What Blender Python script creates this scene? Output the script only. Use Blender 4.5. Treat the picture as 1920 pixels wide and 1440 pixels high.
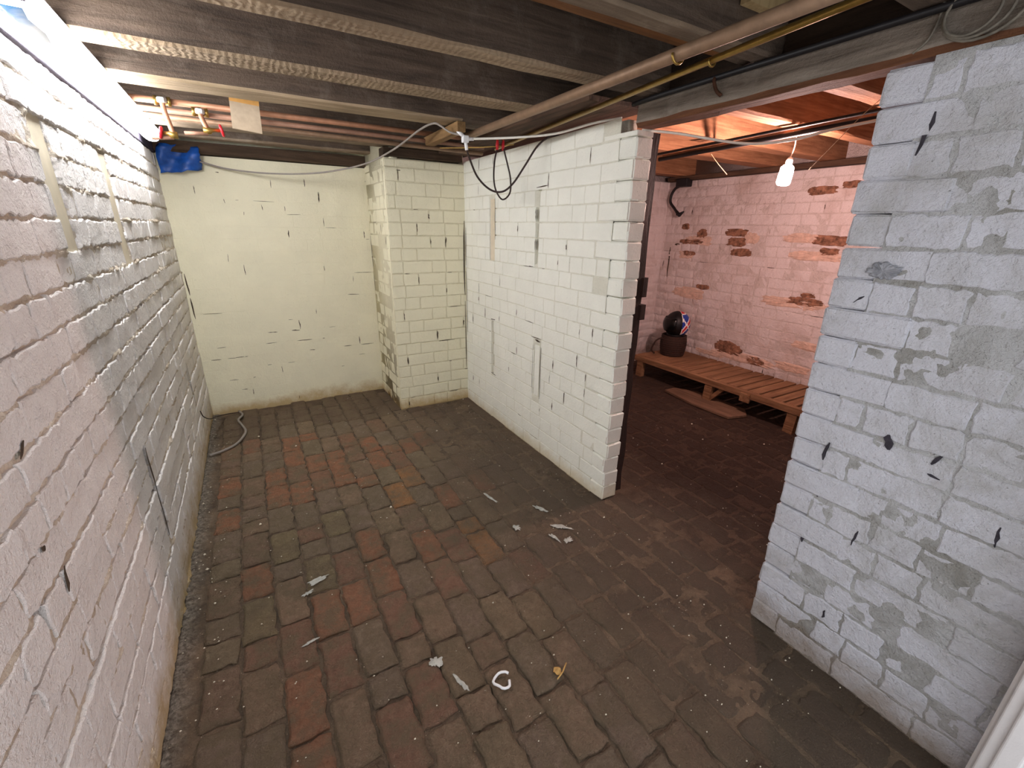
import bpy, math, random
import numpy as np
from mathutils import Matrix, Vector

random.seed(7); rng = np.random.default_rng(11)
C = bpy.context.scene.collection
for o in list(bpy.data.objects): bpy.data.objects.remove(o)
scene = bpy.context.scene

# ------------------------------------------------------------------ camera
F, YAW, PITCH, ROLL = 827.646, 0.527897, 0.339134, 0.0173576
CAM = np.array([0.0, 0.0, 1.5])
_f = np.array([math.sin(YAW)*math.cos(PITCH), math.cos(YAW)*math.cos(PITCH), -math.sin(PITCH)])
_r = np.array([math.cos(YAW), -math.sin(YAW), 0.0]); _u = np.cross(_r, _f)
_c, _s = math.cos(ROLL), math.sin(ROLL)
RX, RY, RF = _c*_r+_s*_u, -_s*_r+_c*_u, _f
cam = bpy.data.cameras.new('camera'); cam.sensor_fit = 'HORIZONTAL'; cam.sensor_width = 36.0
cam.lens = F/1920*36; cam.clip_start = 0.02; cam.clip_end = 60
camo = bpy.data.objects.new('camera', cam); C.objects.link(camo)
m = Matrix.Identity(4)
for i in range(3):
    m[i][0], m[i][1], m[i][2], m[i][3] = RX[i], RY[i], -RF[i], CAM[i]
camo.matrix_world = m
scene.camera = camo
def px(p):
    v = np.array(p, float)-CAM; z = v@RF
    return (960+F*(v@RX)/z, 720-F*(v@RY)/z, z)

# ------------------------------------------------------------------ light and exposure
TUBE_STRENGTH = 21.0
TUBE_COLOR = (0.96, 0.98, 1.0)
BULB_STRENGTH = 520.0
BULB_COLOR = (1.0, 0.66, 0.60)
WORLD_COLOR = (0.93, 0.96, 1.0)
WORLD_STRENGTH = 1.05
vs = scene.view_settings
scene.display_settings.display_device = 'sRGB'
vs.view_transform = 'Standard'; vs.look = 'None'; vs.gamma = 1.0; vs.use_curve_mapping = False
vs.exposure = 0.84
scene.cycles.diffuse_bounces = 8
w = bpy.data.worlds.new('world'); scene.world = w; w.use_nodes = True
bg = w.node_tree.nodes['Background']
bg.inputs[0].default_value = (*WORLD_COLOR, 1); bg.inputs[1].default_value = WORLD_STRENGTH

# ------------------------------------------------------------------ helpers
def lin(h):
    if isinstance(h, str):
        h = h.lstrip('#'); h = [int(h[i:i+2], 16)/255 for i in (0, 2, 4)]
    return tuple(c/12.92 if c <= .04045 else ((c+.055)/1.055)**2.4 for c in h)

class NT:
    def __init__(s, name):
        s.m = bpy.data.materials.new(name); s.m.use_nodes = True
        s.t = s.m.node_tree; s.b = s.t.nodes['Principled BSDF']
        s.pos = s.t.nodes.new('ShaderNodeNewGeometry')
    def n(s, typ, **kw):
        x = s.t.nodes.new(typ)
        for k, v in kw.items():
            if k.startswith('i_'):
                key = k[2:]; key = int(key) if key.isdigit() else key
                s.put(x.inputs[key], v)
            else: setattr(x, k, v)
        return x
    def put(s, inp, v):
        if isinstance(v, bpy.types.NodeSocket): s.t.links.new(v, inp)
        else:
            if isinstance(v, tuple) and len(v) == 3 and inp.type == 'RGBA': v = (*v, 1)
            inp.default_value = v
    def noise(s, scale, detail=4, rough=.6, vec=None, dist=0.0):
        x = s.n('ShaderNodeTexNoise', i_Scale=scale, i_Detail=detail, i_Roughness=rough, i_Distortion=dist)
        s.put(x.inputs['Vector'], vec if vec is not None else s.pos.outputs['Position'])
        return x.outputs['Fac']
    def ramp(s, v, a, b, lo=0.0, hi=1.0):
        return s.n('ShaderNodeMapRange', i_0=v, i_1=a, i_2=b, i_3=lo, i_4=hi).outputs[0]
    def math(s, op, a, b=0.0):
        return s.n('ShaderNodeMath', operation=op, i_0=a, i_1=b).outputs[0]
    def mix(s, f, a, b, blend='MIX'):
        x = s.n('ShaderNodeMix', data_type='RGBA', blend_type=blend)
        s.put(x.inputs[0], f); s.put(x.inputs[6], a); s.put(x.inputs[7], b)
        return x.outputs[2]
    def scaled(s, v):
        x = s.n('ShaderNodeMapping'); s.put(x.inputs['Vector'], s.pos.outputs['Position']); x.inputs['Scale'].default_value = v
        return x.outputs[0]
    def xyz(s):
        return s.n('ShaderNodeSeparateXYZ', i_0=s.pos.outputs['Position']).outputs
    def bump(s, h, strength=.4, dist=.004, prev=None):
        x = s.n('ShaderNodeBump', i_Strength=strength, i_Distance=dist)
        s.put(x.inputs['Height'], h)
        if prev is not None: s.put(x.inputs['Normal'], prev)
        return x.outputs[0]
    def done(s, color=None, rough=.7, normal=None, metal=0.0, spec=.35):
        if color is not None: s.put(s.b.inputs['Base Color'], color)
        s.put(s.b.inputs['Roughness'], rough); s.put(s.b.inputs['Metallic'], metal)
        s.b.inputs['Specular IOR Level'].default_value = spec
        if normal is not None: s.put(s.b.inputs['Normal'], normal)
        return s.m

def plain(name, col, rough=.6, metal=0.0, var=.12, scale=40, bump=.0):
    t = NT(name); c = lin(col)
    n = t.noise(scale, 4)
    col2 = t.mix(t.ramp(n, .3, .7), tuple(x*(1-var) for x in c), tuple(min(1, x*(1+var)) for x in c))
    nb = t.bump(t.noise(scale*3, 3), bump, .002) if bump else None
    return t.done(col2, rough, nb, metal)

def emissive(name, col, strength):
    t = NT(name); t.put(t.b.inputs['Base Color'], (.8, .8, .8))
    t.b.inputs['Emission Color'].default_value = (*col, 1); t.b.inputs['Emission Strength'].default_value = strength
    return t.m

def painted(name, base, dirt='#9a9484', dirt_lo=.58, dirt_hi=.75, dirt_amt=.35, dscale=3.0, stain='#b79a62', stain_h=.16, stain_amt=.6,
            bare=None, bare_lo=.64, bump=.35, rough=.75, warm=None, speck=.5):
    """limewash or masonry paint over brick, with its own worn and damp marks"""
    t = NT(name); b = lin(base); z = t.xyz()[2]
    n1 = t.noise(5, 5); n2 = t.noise(dscale, 9, .68, dist=.4)
    c = t.mix(t.ramp(n1, .3, .7), tuple(x*.93 for x in b), b)
    rnd = t.n('ShaderNodeObjectInfo').outputs['Random']
    c = t.mix(t.ramp(rnd, 0, 1, 0, .07), c, tuple(x*.72 for x in b))
    c = t.mix(t.math('MULTIPLY', t.ramp(n2, dirt_lo, dirt_hi), dirt_amt), c, lin(dirt))
    fine = t.noise(70, 3, .7)
    c = t.mix(t.math('MULTIPLY', t.ramp(fine, .66, .74), speck), c, tuple(x*.45 for x in lin(dirt)))
    if bare:
        nb = t.noise(2.1, 8, .7, vec=t.scaled((1, 1, 2.2)))
        e = t.math('ADD', nb, t.math('MULTIPLY', t.noise(30, 5, .7), .12))
        c = t.mix(t.ramp(e, bare_lo, bare_lo+.05), c, t.mix(t.ramp(t.noise(22, 5), .35, .65), lin(bare[0]), lin(bare[1])))
    # damp tide mark above the floor, ragged
    e = t.math('ADD', t.ramp(z, 0.0, stain_h, 1.0, 0.0), t.math('MULTIPLY', t.math('SUBTRACT', t.noise(9, 7, .7), .5), 1.5))
    c = t.mix(t.math('MULTIPLY', t.ramp(e, .3, .95), stain_amt), c, lin(stain))
    nb = t.bump(t.noise(150, 4, .7), min(1, bump*1.3), .006)
    nb = t.bump(t.noise(48, 5, .65), min(1, bump*1.3), .010, nb)
    nb = t.bump(t.noise(14, 4, .6), min(1, bump), .016, nb)
    return t.done(c, rough, nb, spec=.25)

def wood(name, c1, c2, axis='X', rough=.8, bump=.5, knots=True, saw=0.0, dust=None):
    t = NT(name); sc = {'X': (1.2, 18, 18), 'Y': (18, 1.2, 18), 'Z': (18, 18, 1.2)}[axis]
    g = t.noise(2.2, 7, .65, vec=t.scaled(sc), dist=.6)
    c = t.mix(t.ramp(g, .3, .72), lin(c1), lin(c2))
    big = t.noise(2.3, 5, .6)
    c = t.mix(t.ramp(big, .4, .7, 0, .45), c, tuple(x*.45 for x in lin(c1)))
    if dust:
        c = t.mix(t.ramp(t.noise(6, 7, .7), .52, .72, 0, .6), c, lin(dust))
    nb = t.bump(g, bump, .010)
    nb = t.bump(t.noise(90, 4, .7), bump*.8, .006, nb)
    if saw:
        wv = t.n('ShaderNodeTexWave', wave_type='BANDS', bands_direction=axis, i_Scale=13.0, i_Distortion=6.0, i_Detail=3.0)
        wv.inputs['Detail Scale'].default_value = 2.0
        t.put(wv.inputs['Vector'], t.pos.outputs['Position'])
        nb = t.bump(wv.outputs['Fac'], saw, .006, nb)
        c = t.mix(t.ramp(wv.outputs['Fac'], .1, .5, .12, 0), c, tuple(x*.5 for x in lin(c1)))
    return t.done(c, rough, nb, spec=.2)

def mesh(name, V, Fc, mat=None, smooth=True, mats=None, idx=None):
    me = bpy.data.meshes.new(name)
    me.from_pydata([tuple(map(float, v)) for v in V], [], [tuple(int(i) for i in f) for f in Fc])
    for mm in (mats or ([mat] if mat else [])): me.materials.append(mm)
    if idx is not None: me.polygons.foreach_set('material_index', list(idx))
    me.polygons.foreach_set('use_smooth', [smooth]*len(me.polygons))
    me.update()
    return me
def obj(name, me, parent=None, loc=None, rot=None, **props):
    o = bpy.data.objects.new(name, me); C.objects.link(o)
    if parent: o.parent = parent
    if loc is not None: o.location = loc
    if rot is not None: o.rotation_euler = rot
    for k, v in props.items(): o[k] = v
    return o
def thing(name, label, cat, loc=(0, 0, 0), group=None, me=None, kind=None, rot=None):
    o = obj(name, me, None, loc, rot, label=label)
    if cat: o['category'] = cat
    if group: o['group'] = group
    if kind: o['kind'] = kind
    return o

class MB:
    def __init__(s): s.V = []; s.F = []; s.I = []
    def add(s, V, Fc, i=0):
        k = len(s.V); s.V += [tuple(v) for v in V]; s.F += [tuple(a+k for a in f) for f in Fc]; s.I += [i]*len(Fc); return s
    def box(s, a, b, i=0, jit=0.0, M=None):
        V = [(x, y, z) for x in (a[0], b[0]) for y in (a[1], b[1]) for z in (a[2], b[2])]
        if jit: V = [tuple(c+random.uniform(-jit, jit) for c in v) for v in V]
        if M is not None: V = [tuple(M@Vector(v)) for v in V]
        return s.add(V, [(0, 1, 3, 2), (4, 6, 7, 5), (0, 4, 5, 1), (2, 3, 7, 6), (0, 2, 6, 4), (1, 5, 7, 3)], i)
    def tube(s, P, r, n=8, i=0, cap=True):
        P = [np.array(p, float) for p in P]; k = len(P); R = r if hasattr(r, '__len__') else [r]*k
        V = []; up = None
        for j in range(k):
            d = P[min(j+1, k-1)]-P[max(j-1, 0)]; d = d/(np.linalg.norm(d)+1e-9)
            if up is None: up = np.array([0, 0, 1.]) if abs(d[2]) < .9 else np.array([1., 0, 0])
            a = np.cross(d, up); a /= np.linalg.norm(a)+1e-9; up = np.cross(a, d)
            for q in range(n):
                t = 2*math.pi*q/n; V.append(P[j]+R[j]*(math.cos(t)*a+math.sin(t)*up))
        Fc = [(j*n+q, j*n+(q+1) % n, (j+1)*n+(q+1) % n, (j+1)*n+q) for j in range(k-1) for q in range(n)]
        if cap: Fc += [tuple(range(n-1, -1, -1)), tuple((k-1)*n+q for q in range(n))]
        return s.add(V, Fc, i)
    def lathe(s, prof, n=20, c=(0, 0, 0), i=0, M=None):
        V = [(c[0]+r*math.cos(2*math.pi*q/n), c[1]+r*math.sin(2*math.pi*q/n), c[2]+z) for r, z in prof for q in range(n)]
        if M is not None: V = [tuple(M@Vector(v)) for v in V]
        k = len(prof)
        Fc = [(j*n+q, j*n+(q+1) % n, (j+1)*n+(q+1) % n, (j+1)*n+q) for j in range(k-1) for q in range(n)]
        Fc += [tuple(range(n-1, -1, -1)), tuple((k-1)*n+q for q in range(n))]
        return s.add(V, Fc, i)
    def mesh(s, name, mat=None, smooth=False, mats=None):
        return mesh(name, s.V, s.F, mat, smooth, mats, s.I if mats else None)
def bevel(o, w=.004, seg=2):
    b = o.modifiers.new('bevel', 'BEVEL'); b.width = w; b.segments = seg; b.limit_method = 'ANGLE'; return o
def curve(P, n=8):
    """Catmull-Rom through P"""
    P = [np.array(p, float) for p in P]; Q = [2*P[0]-P[1]]+P+[2*P[-1]-P[-2]]; out = []
    for i in range(1, len(Q)-2):
        a, b, c, d = Q[i-1:i+3]
        for t in np.linspace(0, 1, n, endpoint=False):
            out.append(.5*((2*b)+(c-a)*t+(2*a-5*b+4*c-d)*t*t+(3*b-a-3*c+d)*t**3))
    return out+[P[-1]]

def vnoise(x, y, seed=0):
    """value noise in about -1..1"""
    xi = np.floor(x).astype(int); yi = np.floor(y).astype(int); fx = x-xi; fy = y-yi
    fx = fx*fx*(3-2*fx); fy = fy*fy*(3-2*fy)
    def h(a, b):
        n = (a*374761393+b*668265263+seed*974634777) & 0x7fffffff
        n = ((n ^ (n >> 13))*1274126177) & 0x7fffffff
        return ((n ^ (n >> 16)) & 0xffff)/32767.5-1
    return (h(xi, yi)*(1-fx)+h(xi+1, yi)*fx)*(1-fy)+(h(xi, yi+1)*(1-fx)+h(xi+1, yi+1)*fx)*fy
def fbm(x, y, seed=0, o=4):
    s = 0; a = 1; t = 0
    for i in range(o): s = s+a*vnoise(x*2**i, y*2**i, seed+i); t += a; a *= .55
    return s/t

# ------------------------------------------------------------------ bricks
def brick_mesh(L, H, mat, seed, bev=.005, edge=.003, face=.0015, depth=.05, nu=9, nv=5, name='brick'):
    """front face at local y=0, facing +y; x along the course, z up"""
    us = np.concatenate([[-L/2], np.linspace(-L/2+bev, L/2-bev, nu-2), [L/2]])
    vv = np.concatenate([[-H/2], np.linspace(-H/2+bev, H/2-bev, nv-2), [H/2]])
    U, W = np.meshgrid(us, vv)
    Y = np.zeros_like(U)
    Y[:, [0, -1]] -= bev*.8; Y[[0, -1], :] -= bev*.8
    Y += face*fbm(U*22+seed*7.3, W*22+seed*3.1, seed, 3)
    ex = edge*vnoise(U*55+seed*5, W*55+9, seed+50); ez = edge*vnoise(U*55+3, W*55+seed*4, seed+90)
    bx = np.zeros_like(U); bx[:, [0, 1, -2, -1]] = 1; bz = np.zeros_like(U); bz[[0, 1, -2, -1], :] = 1
    X = U+ex*bx; Z = W+ez*bz
    V = np.stack([X, Y, Z], -1).reshape(-1, 3).tolist()
    Fc = [(r*nu+c, (r+1)*nu+c, (r+1)*nu+c+1, r*nu+c+1) for r in range(nv-1) for c in range(nu-1)]
    ring = [c for c in range(nu)]+[r*nu+nu-1 for r in range(1, nv)]+[(nv-1)*nu+c for c in range(nu-2, -1, -1)]+[r*nu for r in range(nv-2, 0, -1)]
    k = len(V)
    V += [[V[i][0], -depth, V[i][2]] for i in ring]
    n = len(ring)
    Fc += [(ring[i], ring[(i+1) % n], k+(i+1) % n, k+i) for i in range(n)]
    me = mesh(name, V, Fc, mat); me.set_sharp_from_angle(angle=math.radians(24)); return me
def block_mesh(L, W, H, mat, seed, bev=.008, edge=.004, name='brick'):
    """whole rounded brick, centred"""
    def ax(a): return [-a/2, -a/2+bev, 0, a/2-bev, a/2]
    V = []; key = {}; Fc = []
    A = [ax(L), ax(W), ax(H)]
    def vid(i, j, k):
        if (i, j, k) not in key:
            p = np.array([A[0][i], A[1][j], A[2][k]]); e = sum(q in (0, 4) for q in (i, j, k))
            if e >= 2: p = p*(1-.55*bev*(e-1)/np.maximum(np.abs(p), bev)*(np.array([q in (0, 4) for q in (i, j, k)])))
            h = (i*7+j*31+k*101+seed*997)
            p = p+edge*np.array([math.sin(h*1.3), math.sin(h*2.1+1), math.sin(h*3.7+2)])*.6
            key[(i, j, k)] = len(V); V.append(p)
        return key[(i, j, k)]
    for a in range(4):
        for b in range(4):
            for e in (0, 4):
                q = [(a, b, e), (a+1, b, e), (a+1, b+1, e), (a, b+1, e)]
                for perm in ((0, 1, 2), (2, 0, 1), (1, 2, 0)):
                    f = [vid(*[t[perm[0]], t[perm[1]], t[perm[2]]]) for t in q]
                    Fc.append(f if e == 4 else f[::-1])
    me = mesh(name, V, Fc, None, True, list(mat) if isinstance(mat, tuple) else [mat]); me.set_sharp_from_angle(angle=math.radians(22))
    if isinstance(mat, tuple):
        for p in me.polygons: p.material_index = 1 if p.normal.y < -.8 else 0
    return me

AX = {'X': np.array([1., 0, 0]), 'Y': np.array([0, 1., 0])}
def join_bricks(specs, name, parent):
    V = []; Fc = []; mat = None
    for me, M in specs:
        k = len(V); mat = me.materials[0]
        V += [tuple(M@v.co) for v in me.vertices]
        Fc += [tuple(i+k for i in p.vertices) for p in me.polygons]
    o = obj(name, mesh(name, V, Fc, mat), parent); o['kind'] = 'stuff'
    return o

def build_wall(name, label, axis, plane, ns, s0, s1, z1, mat, mort, course=.09, joint=.012, rec=.006, relief=.004, tilt=.01, ridge=0.0,
               bev=.005, edge=.003, face=.0015, slots=(), pattern='garden', phase=0.0, thick=.2, res=.014, skip=(), limit=290, open_n=0, crack=None, fine=False, ztop=None, vjoint=None, rowrel=0.0, thin=1.0, tooth=0.0,
               zb=-.02, seed=1, cracks=(), back=None, top_var=.0, kind='structure'):
    """axis: direction along the wall; plane: brick face coordinate; ns: outward sign"""
    R = random.Random(seed)
    n = (AX['X'] if axis == 'Y' else AX['Y'])*ns
    up = np.array([0, 0, 1.]); u = np.cross(n, up)            # u x n = up
    other = 'X' if axis == 'Y' else 'Y'
    def P(s, d, z):
        p = AX[axis]*s+AX[other]*plane+n*d; p = p.copy(); p[2] = z; return p
    # mortar bed: a height field behind the brick faces, with squeezed or raked joints, on a solid core
    ns_, nz = max(2, int((s1-s0)/res)+1), max(2, int((z1-zb)/res)+1)
    S, Z = np.meshgrid(np.linspace(s0, s1, ns_), np.linspace(zb, z1, nz))
    H = -rec+rec*.35*fbm(S*30, Z*30, seed, 3)
    if ridge:
        row = np.round(Z/course); near = np.exp(-((Z-row*course)/.011)**2)
        H = H+near*(ridge*fbm(S*7+row*13.7, row*3.3, seed+5, 3)+ridge*.55*fbm(S*60, Z*90, seed+9, 3))
    for sl in slots:
        q = (S > sl[0]) & (S < sl[1]) & (Z > sl[2]) & (Z < sl[3]); H[q] = -sl[4]-.012
    V = [P(s, h, z) for s, h, z in zip(S.ravel(), H.ravel(), Z.ravel())]
    flip = (np.cross(u, up)@n) < 0
    Fc = [(r*ns_+c, r*ns_+c+1, (r+1)*ns_+c+1, (r+1)*ns_+c) for r in range(nz-1) for c in range(ns_-1)]
    if (AX[axis]@u > 0) == (np.cross(u, up)@n > 0): pass
    else: Fc = [f[::-1] for f in Fc]
    b = MB(); b.add(V, Fc)
    a, c = P(s0, -.045, zb), P(s1, -thick, ztop or z1)
    b.box(np.minimum(a, c), np.maximum(a, c))
    wall = thing(name, label, None, me=b.mesh(name, mort, True), kind=kind)
    # brick courses
    var = {}
    def variant(L, Hh):
        key = ('S' if L > .16 else 'H' if L > .075 else 'Q', R.randrange(9))
        if key not in var:
            bl = {'S': .222, 'H': .108, 'Q': .05}[key[0]]
            var[key] = (brick_mesh(bl, course-joint, mat, seed*31+len(var)*17+1, bev, edge, face, nu={'S': 17, 'H': 10, 'Q': 6}[key[0]] if fine else {'S': 11, 'H': 7, 'Q': 5}[key[0]], nv=7 if fine else 5), bl)
        return var[key]
    specs = []; perps = []
    row = 0; z = 0.0
    while z < z1-.02:
        h = min(course, z1-z); zc = z+h/2
        rr = rowrel*R.uniform(-1, 1)
        hdr = (pattern == 'garden' and row % 4 == 2)
        s = s0-R.uniform(0, .05)-(.117 if row % 2 else 0)-phase; k = row
        while s < s1:
            if pattern == 'flemish': L = .235 if k % 2 else .122
            elif hdr: L = .119
            else: L = .235 if R.random() > .13 else .119
            L *= R.uniform(.96, 1.04); k += 1
            segs = [(max(s, s0+(tooth if tooth > 0 and row % 2 else 0)), min(s+L, s1+(tooth if tooth < 0 and row % 2 else 0)))]
            for sl in slots:
                if sl[2] < zc < sl[3]:
                    ns2 = []
                    for p, q in segs:
                        if q <= sl[0] or p >= sl[1]: ns2.append((p, q))
                        else:
                            if p < sl[0]: ns2.append((p, sl[0]+joint*.5))
                            if q > sl[1]: ns2.append((sl[1]-joint*.5, q))
                    segs = ns2
            for p, q in segs:
                if q-p < .03: continue
                if any(k_[0] < (p+q)/2 < k_[1] and k_[2] < zc < k_[3] for k_ in skip): continue
                me, bl = variant(q-p, h)
                M = Matrix.Identity(4)
                c = P((p+q)/2, relief*R.gauss(0, .6)+rr, zc+R.uniform(-.0015, .0015)+.004*float(fbm(np.array((p+q)/2*1.3), np.array(zc*.6), seed+3, 2)))
                for i in range(3):
                    M[i][0], M[i][1], M[i][2], M[i][3] = u[i], n[i], up[i], c[i]
                M = M@Matrix.Rotation(R.gauss(0, tilt), 4, 'X')@Matrix.Rotation(R.gauss(0, tilt), 4, 'Z')@Matrix.Rotation(R.gauss(0, tilt*.5), 4, 'Y')
                M = M@Matrix.Diagonal((max(.1, (q-p-(vjoint or joint)*R.uniform(.7, 1.2))/bl), 1, (h-joint)/(course-joint), 1))
                X, Y, D = px(c)
                vis = D > .1 and -60 < X < 1980 and -60 < Y < 1500
                specs.append((me, M, (0 if vis else 100)+np.linalg.norm(c-CAM)))
                perps.append((p, zc))
            s += L
        z += course; row += 1
    specs.sort(key=lambda t: t[2])
    for me, M, d in specs[:limit]:
        o = obj('brick', me, wall); o.matrix_world = M
    if len(specs) > limit: join_bricks([t[:2] for t in specs[limit:]], 'outlying_bricks', wall)
    # unpainted open joints: dark slivers of old lime mortar in joints, and painted shade in deep gaps
    if crack and (open_n or cracks):
        b = MB()
        def sliver(sa, za, sb, zb_, wd):
            k = 5; pts = []; wd = wd*thin; dx, dz = sb-sa, zb_-za; ln = math.hypot(dx, dz); px_, pz_ = -dz/ln, dx/ln
            for i in range(k):
                t = i/(k-1); ww = wd*(.35 if i in (0, k-1) else R.uniform(.6, 1.2))/2; cs, cz = sa+dx*t+R.uniform(-1, 1)*wd*.25, za+dz*t
                pts += [P(cs+px_*ww, .0016, cz+pz_*ww), P(cs-px_*ww, .0016, cz-pz_*ww)]
            pts2 = [p-n*.012 for p in pts]
            m_ = len(pts)
            Fq = [(2*i, 2*i+1, 2*i+3, 2*i+2) for i in range(k-1)]
            b.add(pts+pts2, Fq+[tuple(a+m_ for a in f[::-1]) for f in Fq])
        cand = [t for t in perps if t[0] > s0+.02]
        for _ in range(open_n):
            p, zc = R.choice(cand)
            if R.random() < .6: sliver(p, zc-course*R.uniform(.1, .45), p+R.uniform(-.004, .004), zc+course*R.uniform(.1, .45), R.uniform(.004, .011))
            else: sliver(p+.01, zc-course/2, p+R.uniform(.03, .16), zc-course/2+R.uniform(-.003, .003), R.uniform(.003, .007))
        for q in cracks: sliver(*q)
        obj('open_joints', b.mesh('open_joints', crack, False), wall)['kind'] = 'stuff'
    return wall, P, n, u
def end_bricks(wall, xc, yc, z1, course, W, L0, mat, seed, ysign):
    """rounded whole bricks closing the free end of a one-brick wall; xc centre of thickness, yc the end plane"""
    R = random.Random(seed); z = 0
    vs_ = {}
    row = 0
    while z < z1-.02:
        h = min(course, z1-z); L = L0 if row % 2 else L0*.5
        key = (row % 2, R.randrange(4))
        if key not in vs_: vs_[key] = block_mesh(W, L, course-.002, mat, seed+len(vs_)*3, .007, .0022)
        o = obj('brick', vs_[key], wall); o.location = (xc+R.uniform(-.003, .003), yc+ysign*L/2+R.uniform(-.005, .004), z+h/2)
        o.rotation_euler = (R.gauss(0, .012), R.gauss(0, .012), R.gauss(0, .02)); o.scale = (R.uniform(.97, 1.06), 1, (h-.002)/(course-.002))
        z += course; row += 1

# ------------------------------------------------------------------ materials
M_left = painted('white_masonry_paint', '#f6f0ec', dirt='#c9bfb4', dirt_amt=.15, stain='#b89a5e', stain_h=.26, stain_amt=.8, bump=.7, speck=.2)
M_leftm = painted('white_painted_mortar', '#e3d6c5', dirt='#94795a', dirt_lo=.42, dirt_hi=.66, dirt_amt=.6, stain='#b3965e', stain_h=.2, stain_amt=.75, bump=.7, speck=.4)
M_cream = painted('cream_masonry_paint', '#e9e3c8', dirt='#cfc6a4', dirt_amt=.12, stain='#b08e52', stain_h=.15, stain_amt=.75, bump=.25, speck=.35)
M_creamm = painted('cream_painted_mortar', '#d9d1b4', dirt='#b9ae8a', dirt_lo=.5, dirt_hi=.75, dirt_amt=.2, stain='#a88548', stain_h=.17, stain_amt=.75, bump=.45, speck=.4)
M_part = painted('pale_masonry_paint', '#efeee3', dirt='#d2cebc', dirt_amt=.12, stain='#c9b58c', stain_h=.13, stain_amt=.6, bump=.25, speck=.3)
M_partm = painted('pale_painted_mortar', '#e0ddcd', dirt='#b5b09b', dirt_lo=.5, dirt_hi=.75, dirt_amt=.3, stain='#b7a070', stain_h=.15, stain_amt=.7, bump=.45, speck=.4)
M_endshade = painted('shaded_end_paint', '#d8cfc3', dirt='#b7aa9a', dirt_amt=.4, stain='#b59f74', stain_h=.15, stain_amt=.6, bump=.35, speck=.3)  # darker copy of the pale paint: end-face shade put into its colour
M_right = painted('worn_whitewash', '#d4d4dc', dirt='#949085', dirt_lo=.45, dirt_hi=.68, dirt_amt=.65, dscale=2.6, stain='#8d7963', stain_h=.22, stain_amt=.7, bump=.6, speck=.7)
M_rightm = painted('worn_whitewashed_mortar', '#c3c3c4', dirt='#858177', dirt_lo=.44, dirt_hi=.64, dirt_amt=.75, dscale=4, stain='#7d6a55', stain_h=.25, stain_amt=.75, bump=.8, speck=.8)
M_far = painted('flaking_whitewash', '#e6d8d6', dirt='#ab8d7d', dirt_lo=.48, dirt_hi=.74, dirt_amt=.6, bare=('#8d6650', '#c09a85'), bare_lo=.78, stain='#8a6a50', stain_h=.42, stain_amt=.6, bump=.6, speck=.4)
M_farm = painted('flaking_whitewashed_mortar', '#dccdc8', dirt='#a58c7e', dirt_lo=.48, dirt_hi=.75, dirt_amt=.5, stain='#7d5c45', stain_h=.5, stain_amt=.7, bump=.8, speck=.5)
M_crack = plain('sooty_mortar_and_gap_shade', '#4a3d31', .95, var=.4, scale=90)
M_crackr = plain('dark_grey_mortar', '#37333a', .95, var=.4, scale=90)
M_bare = plain('bare_red_brown_brick', '#86604c', .95, var=.75, scale=26, bump=.8)
M_plaster = plain('beige_plaster_fill', '#d8ccb4', .8, var=.08, scale=14, bump=.35)

# ------------------------------------------------------------------ setting: walls
XL, XP, YB, YP, XC = -.445, 1.585, 4.14, 3.53, .955
XF, YF = 4.15, 3.74
# left wall (its brick face looks along +x)
slotsL = [(1.79, 1.925, 1.39, 1.79, .012), (2.49, 2.62, 1.30, 1.76, .012), (1.945, 1.985, .30, .71, .05), (3.33, 3.38, .31, .66, .05), (1.0, 1.03, .74, .83, .05)]
wall_left, PL, _, _ = build_wall('wall_left', 'whitewashed rough brick wall under the fluorescent light', 'Y', XL, 1, -.15, YB+.05, 1.94, M_left, M_leftm,
    course=.0885, joint=.010, vjoint=.003, rowrel=.0035, rec=.0062, relief=.0022, tilt=.007, ridge=.017, bev=.0035, edge=.006, face=.002, slots=slotsL, thin=1.0, cracks=[(1.965, .70, 1.962, .52, .02), (1.962, .54, 1.96, .31, .014), (1.17, 1.085, 1.135, 1.06, .010), (1.135, .80, 1.12, .745, .016), (1.085, .885, 1.098, .872, .012), (3.36, .66, 3.37, .31, .014)], res=.0065, crack=M_crack, seed=3, thick=.25, fine=True, ztop=2.25)  # slot and hole slivers paint in the dark of deep gaps
b = MB()
for sl in slotsL[:2]:
    a, c = PL(sl[0]+.012, -.009, sl[2]+.005), PL(sl[1]-.012, -.03, sl[3]-.005)
    mb = MB().box(np.minimum(a, c), np.maximum(a, c), jit=.002)
    o = obj('filled_chase', mb.mesh('filled_chase', M_plaster), wall_left); o['label'] = 'smooth beige plaster strip filling a chase'
# back wall of the alcove and the chimney breast
R = random.Random(77); CR_BACK = [(-.428, 1.14, -.425, .98, .012), (-.425, .96, -.422, .80, .012), (-.09, 1.67, -.085, 1.64, .005), (.152, 1.64, .156, 1.60, .006), (.027, 1.585, .024, 1.56, .004)]
for _ in range(22):
    z_ = .0925*R.choice([2, 3, 4, 5, 6, 7]); x_ = R.uniform(XL+.05, XC-.1); CR_BACK.append((x_, z_, x_+R.uniform(.015, .07), z_+R.uniform(-.003, .003), R.uniform(.003, .007)))
wall_back, _, _, _ = build_wall('wall_back', 'cream painted brick wall at the end of the alcove', 'X', YB, -1, XL-.02, XC+.02, 1.95, M_cream, M_cream,
    course=.0925, joint=.0045, rec=.0007, relief=.0006, tilt=.0025, bev=.0012, edge=.0016, face=.0009, ztop=2.25, res=.03, crack=M_crack, open_n=36, thin=.7, cracks=CR_BACK, seed=5, thick=.2)
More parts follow.
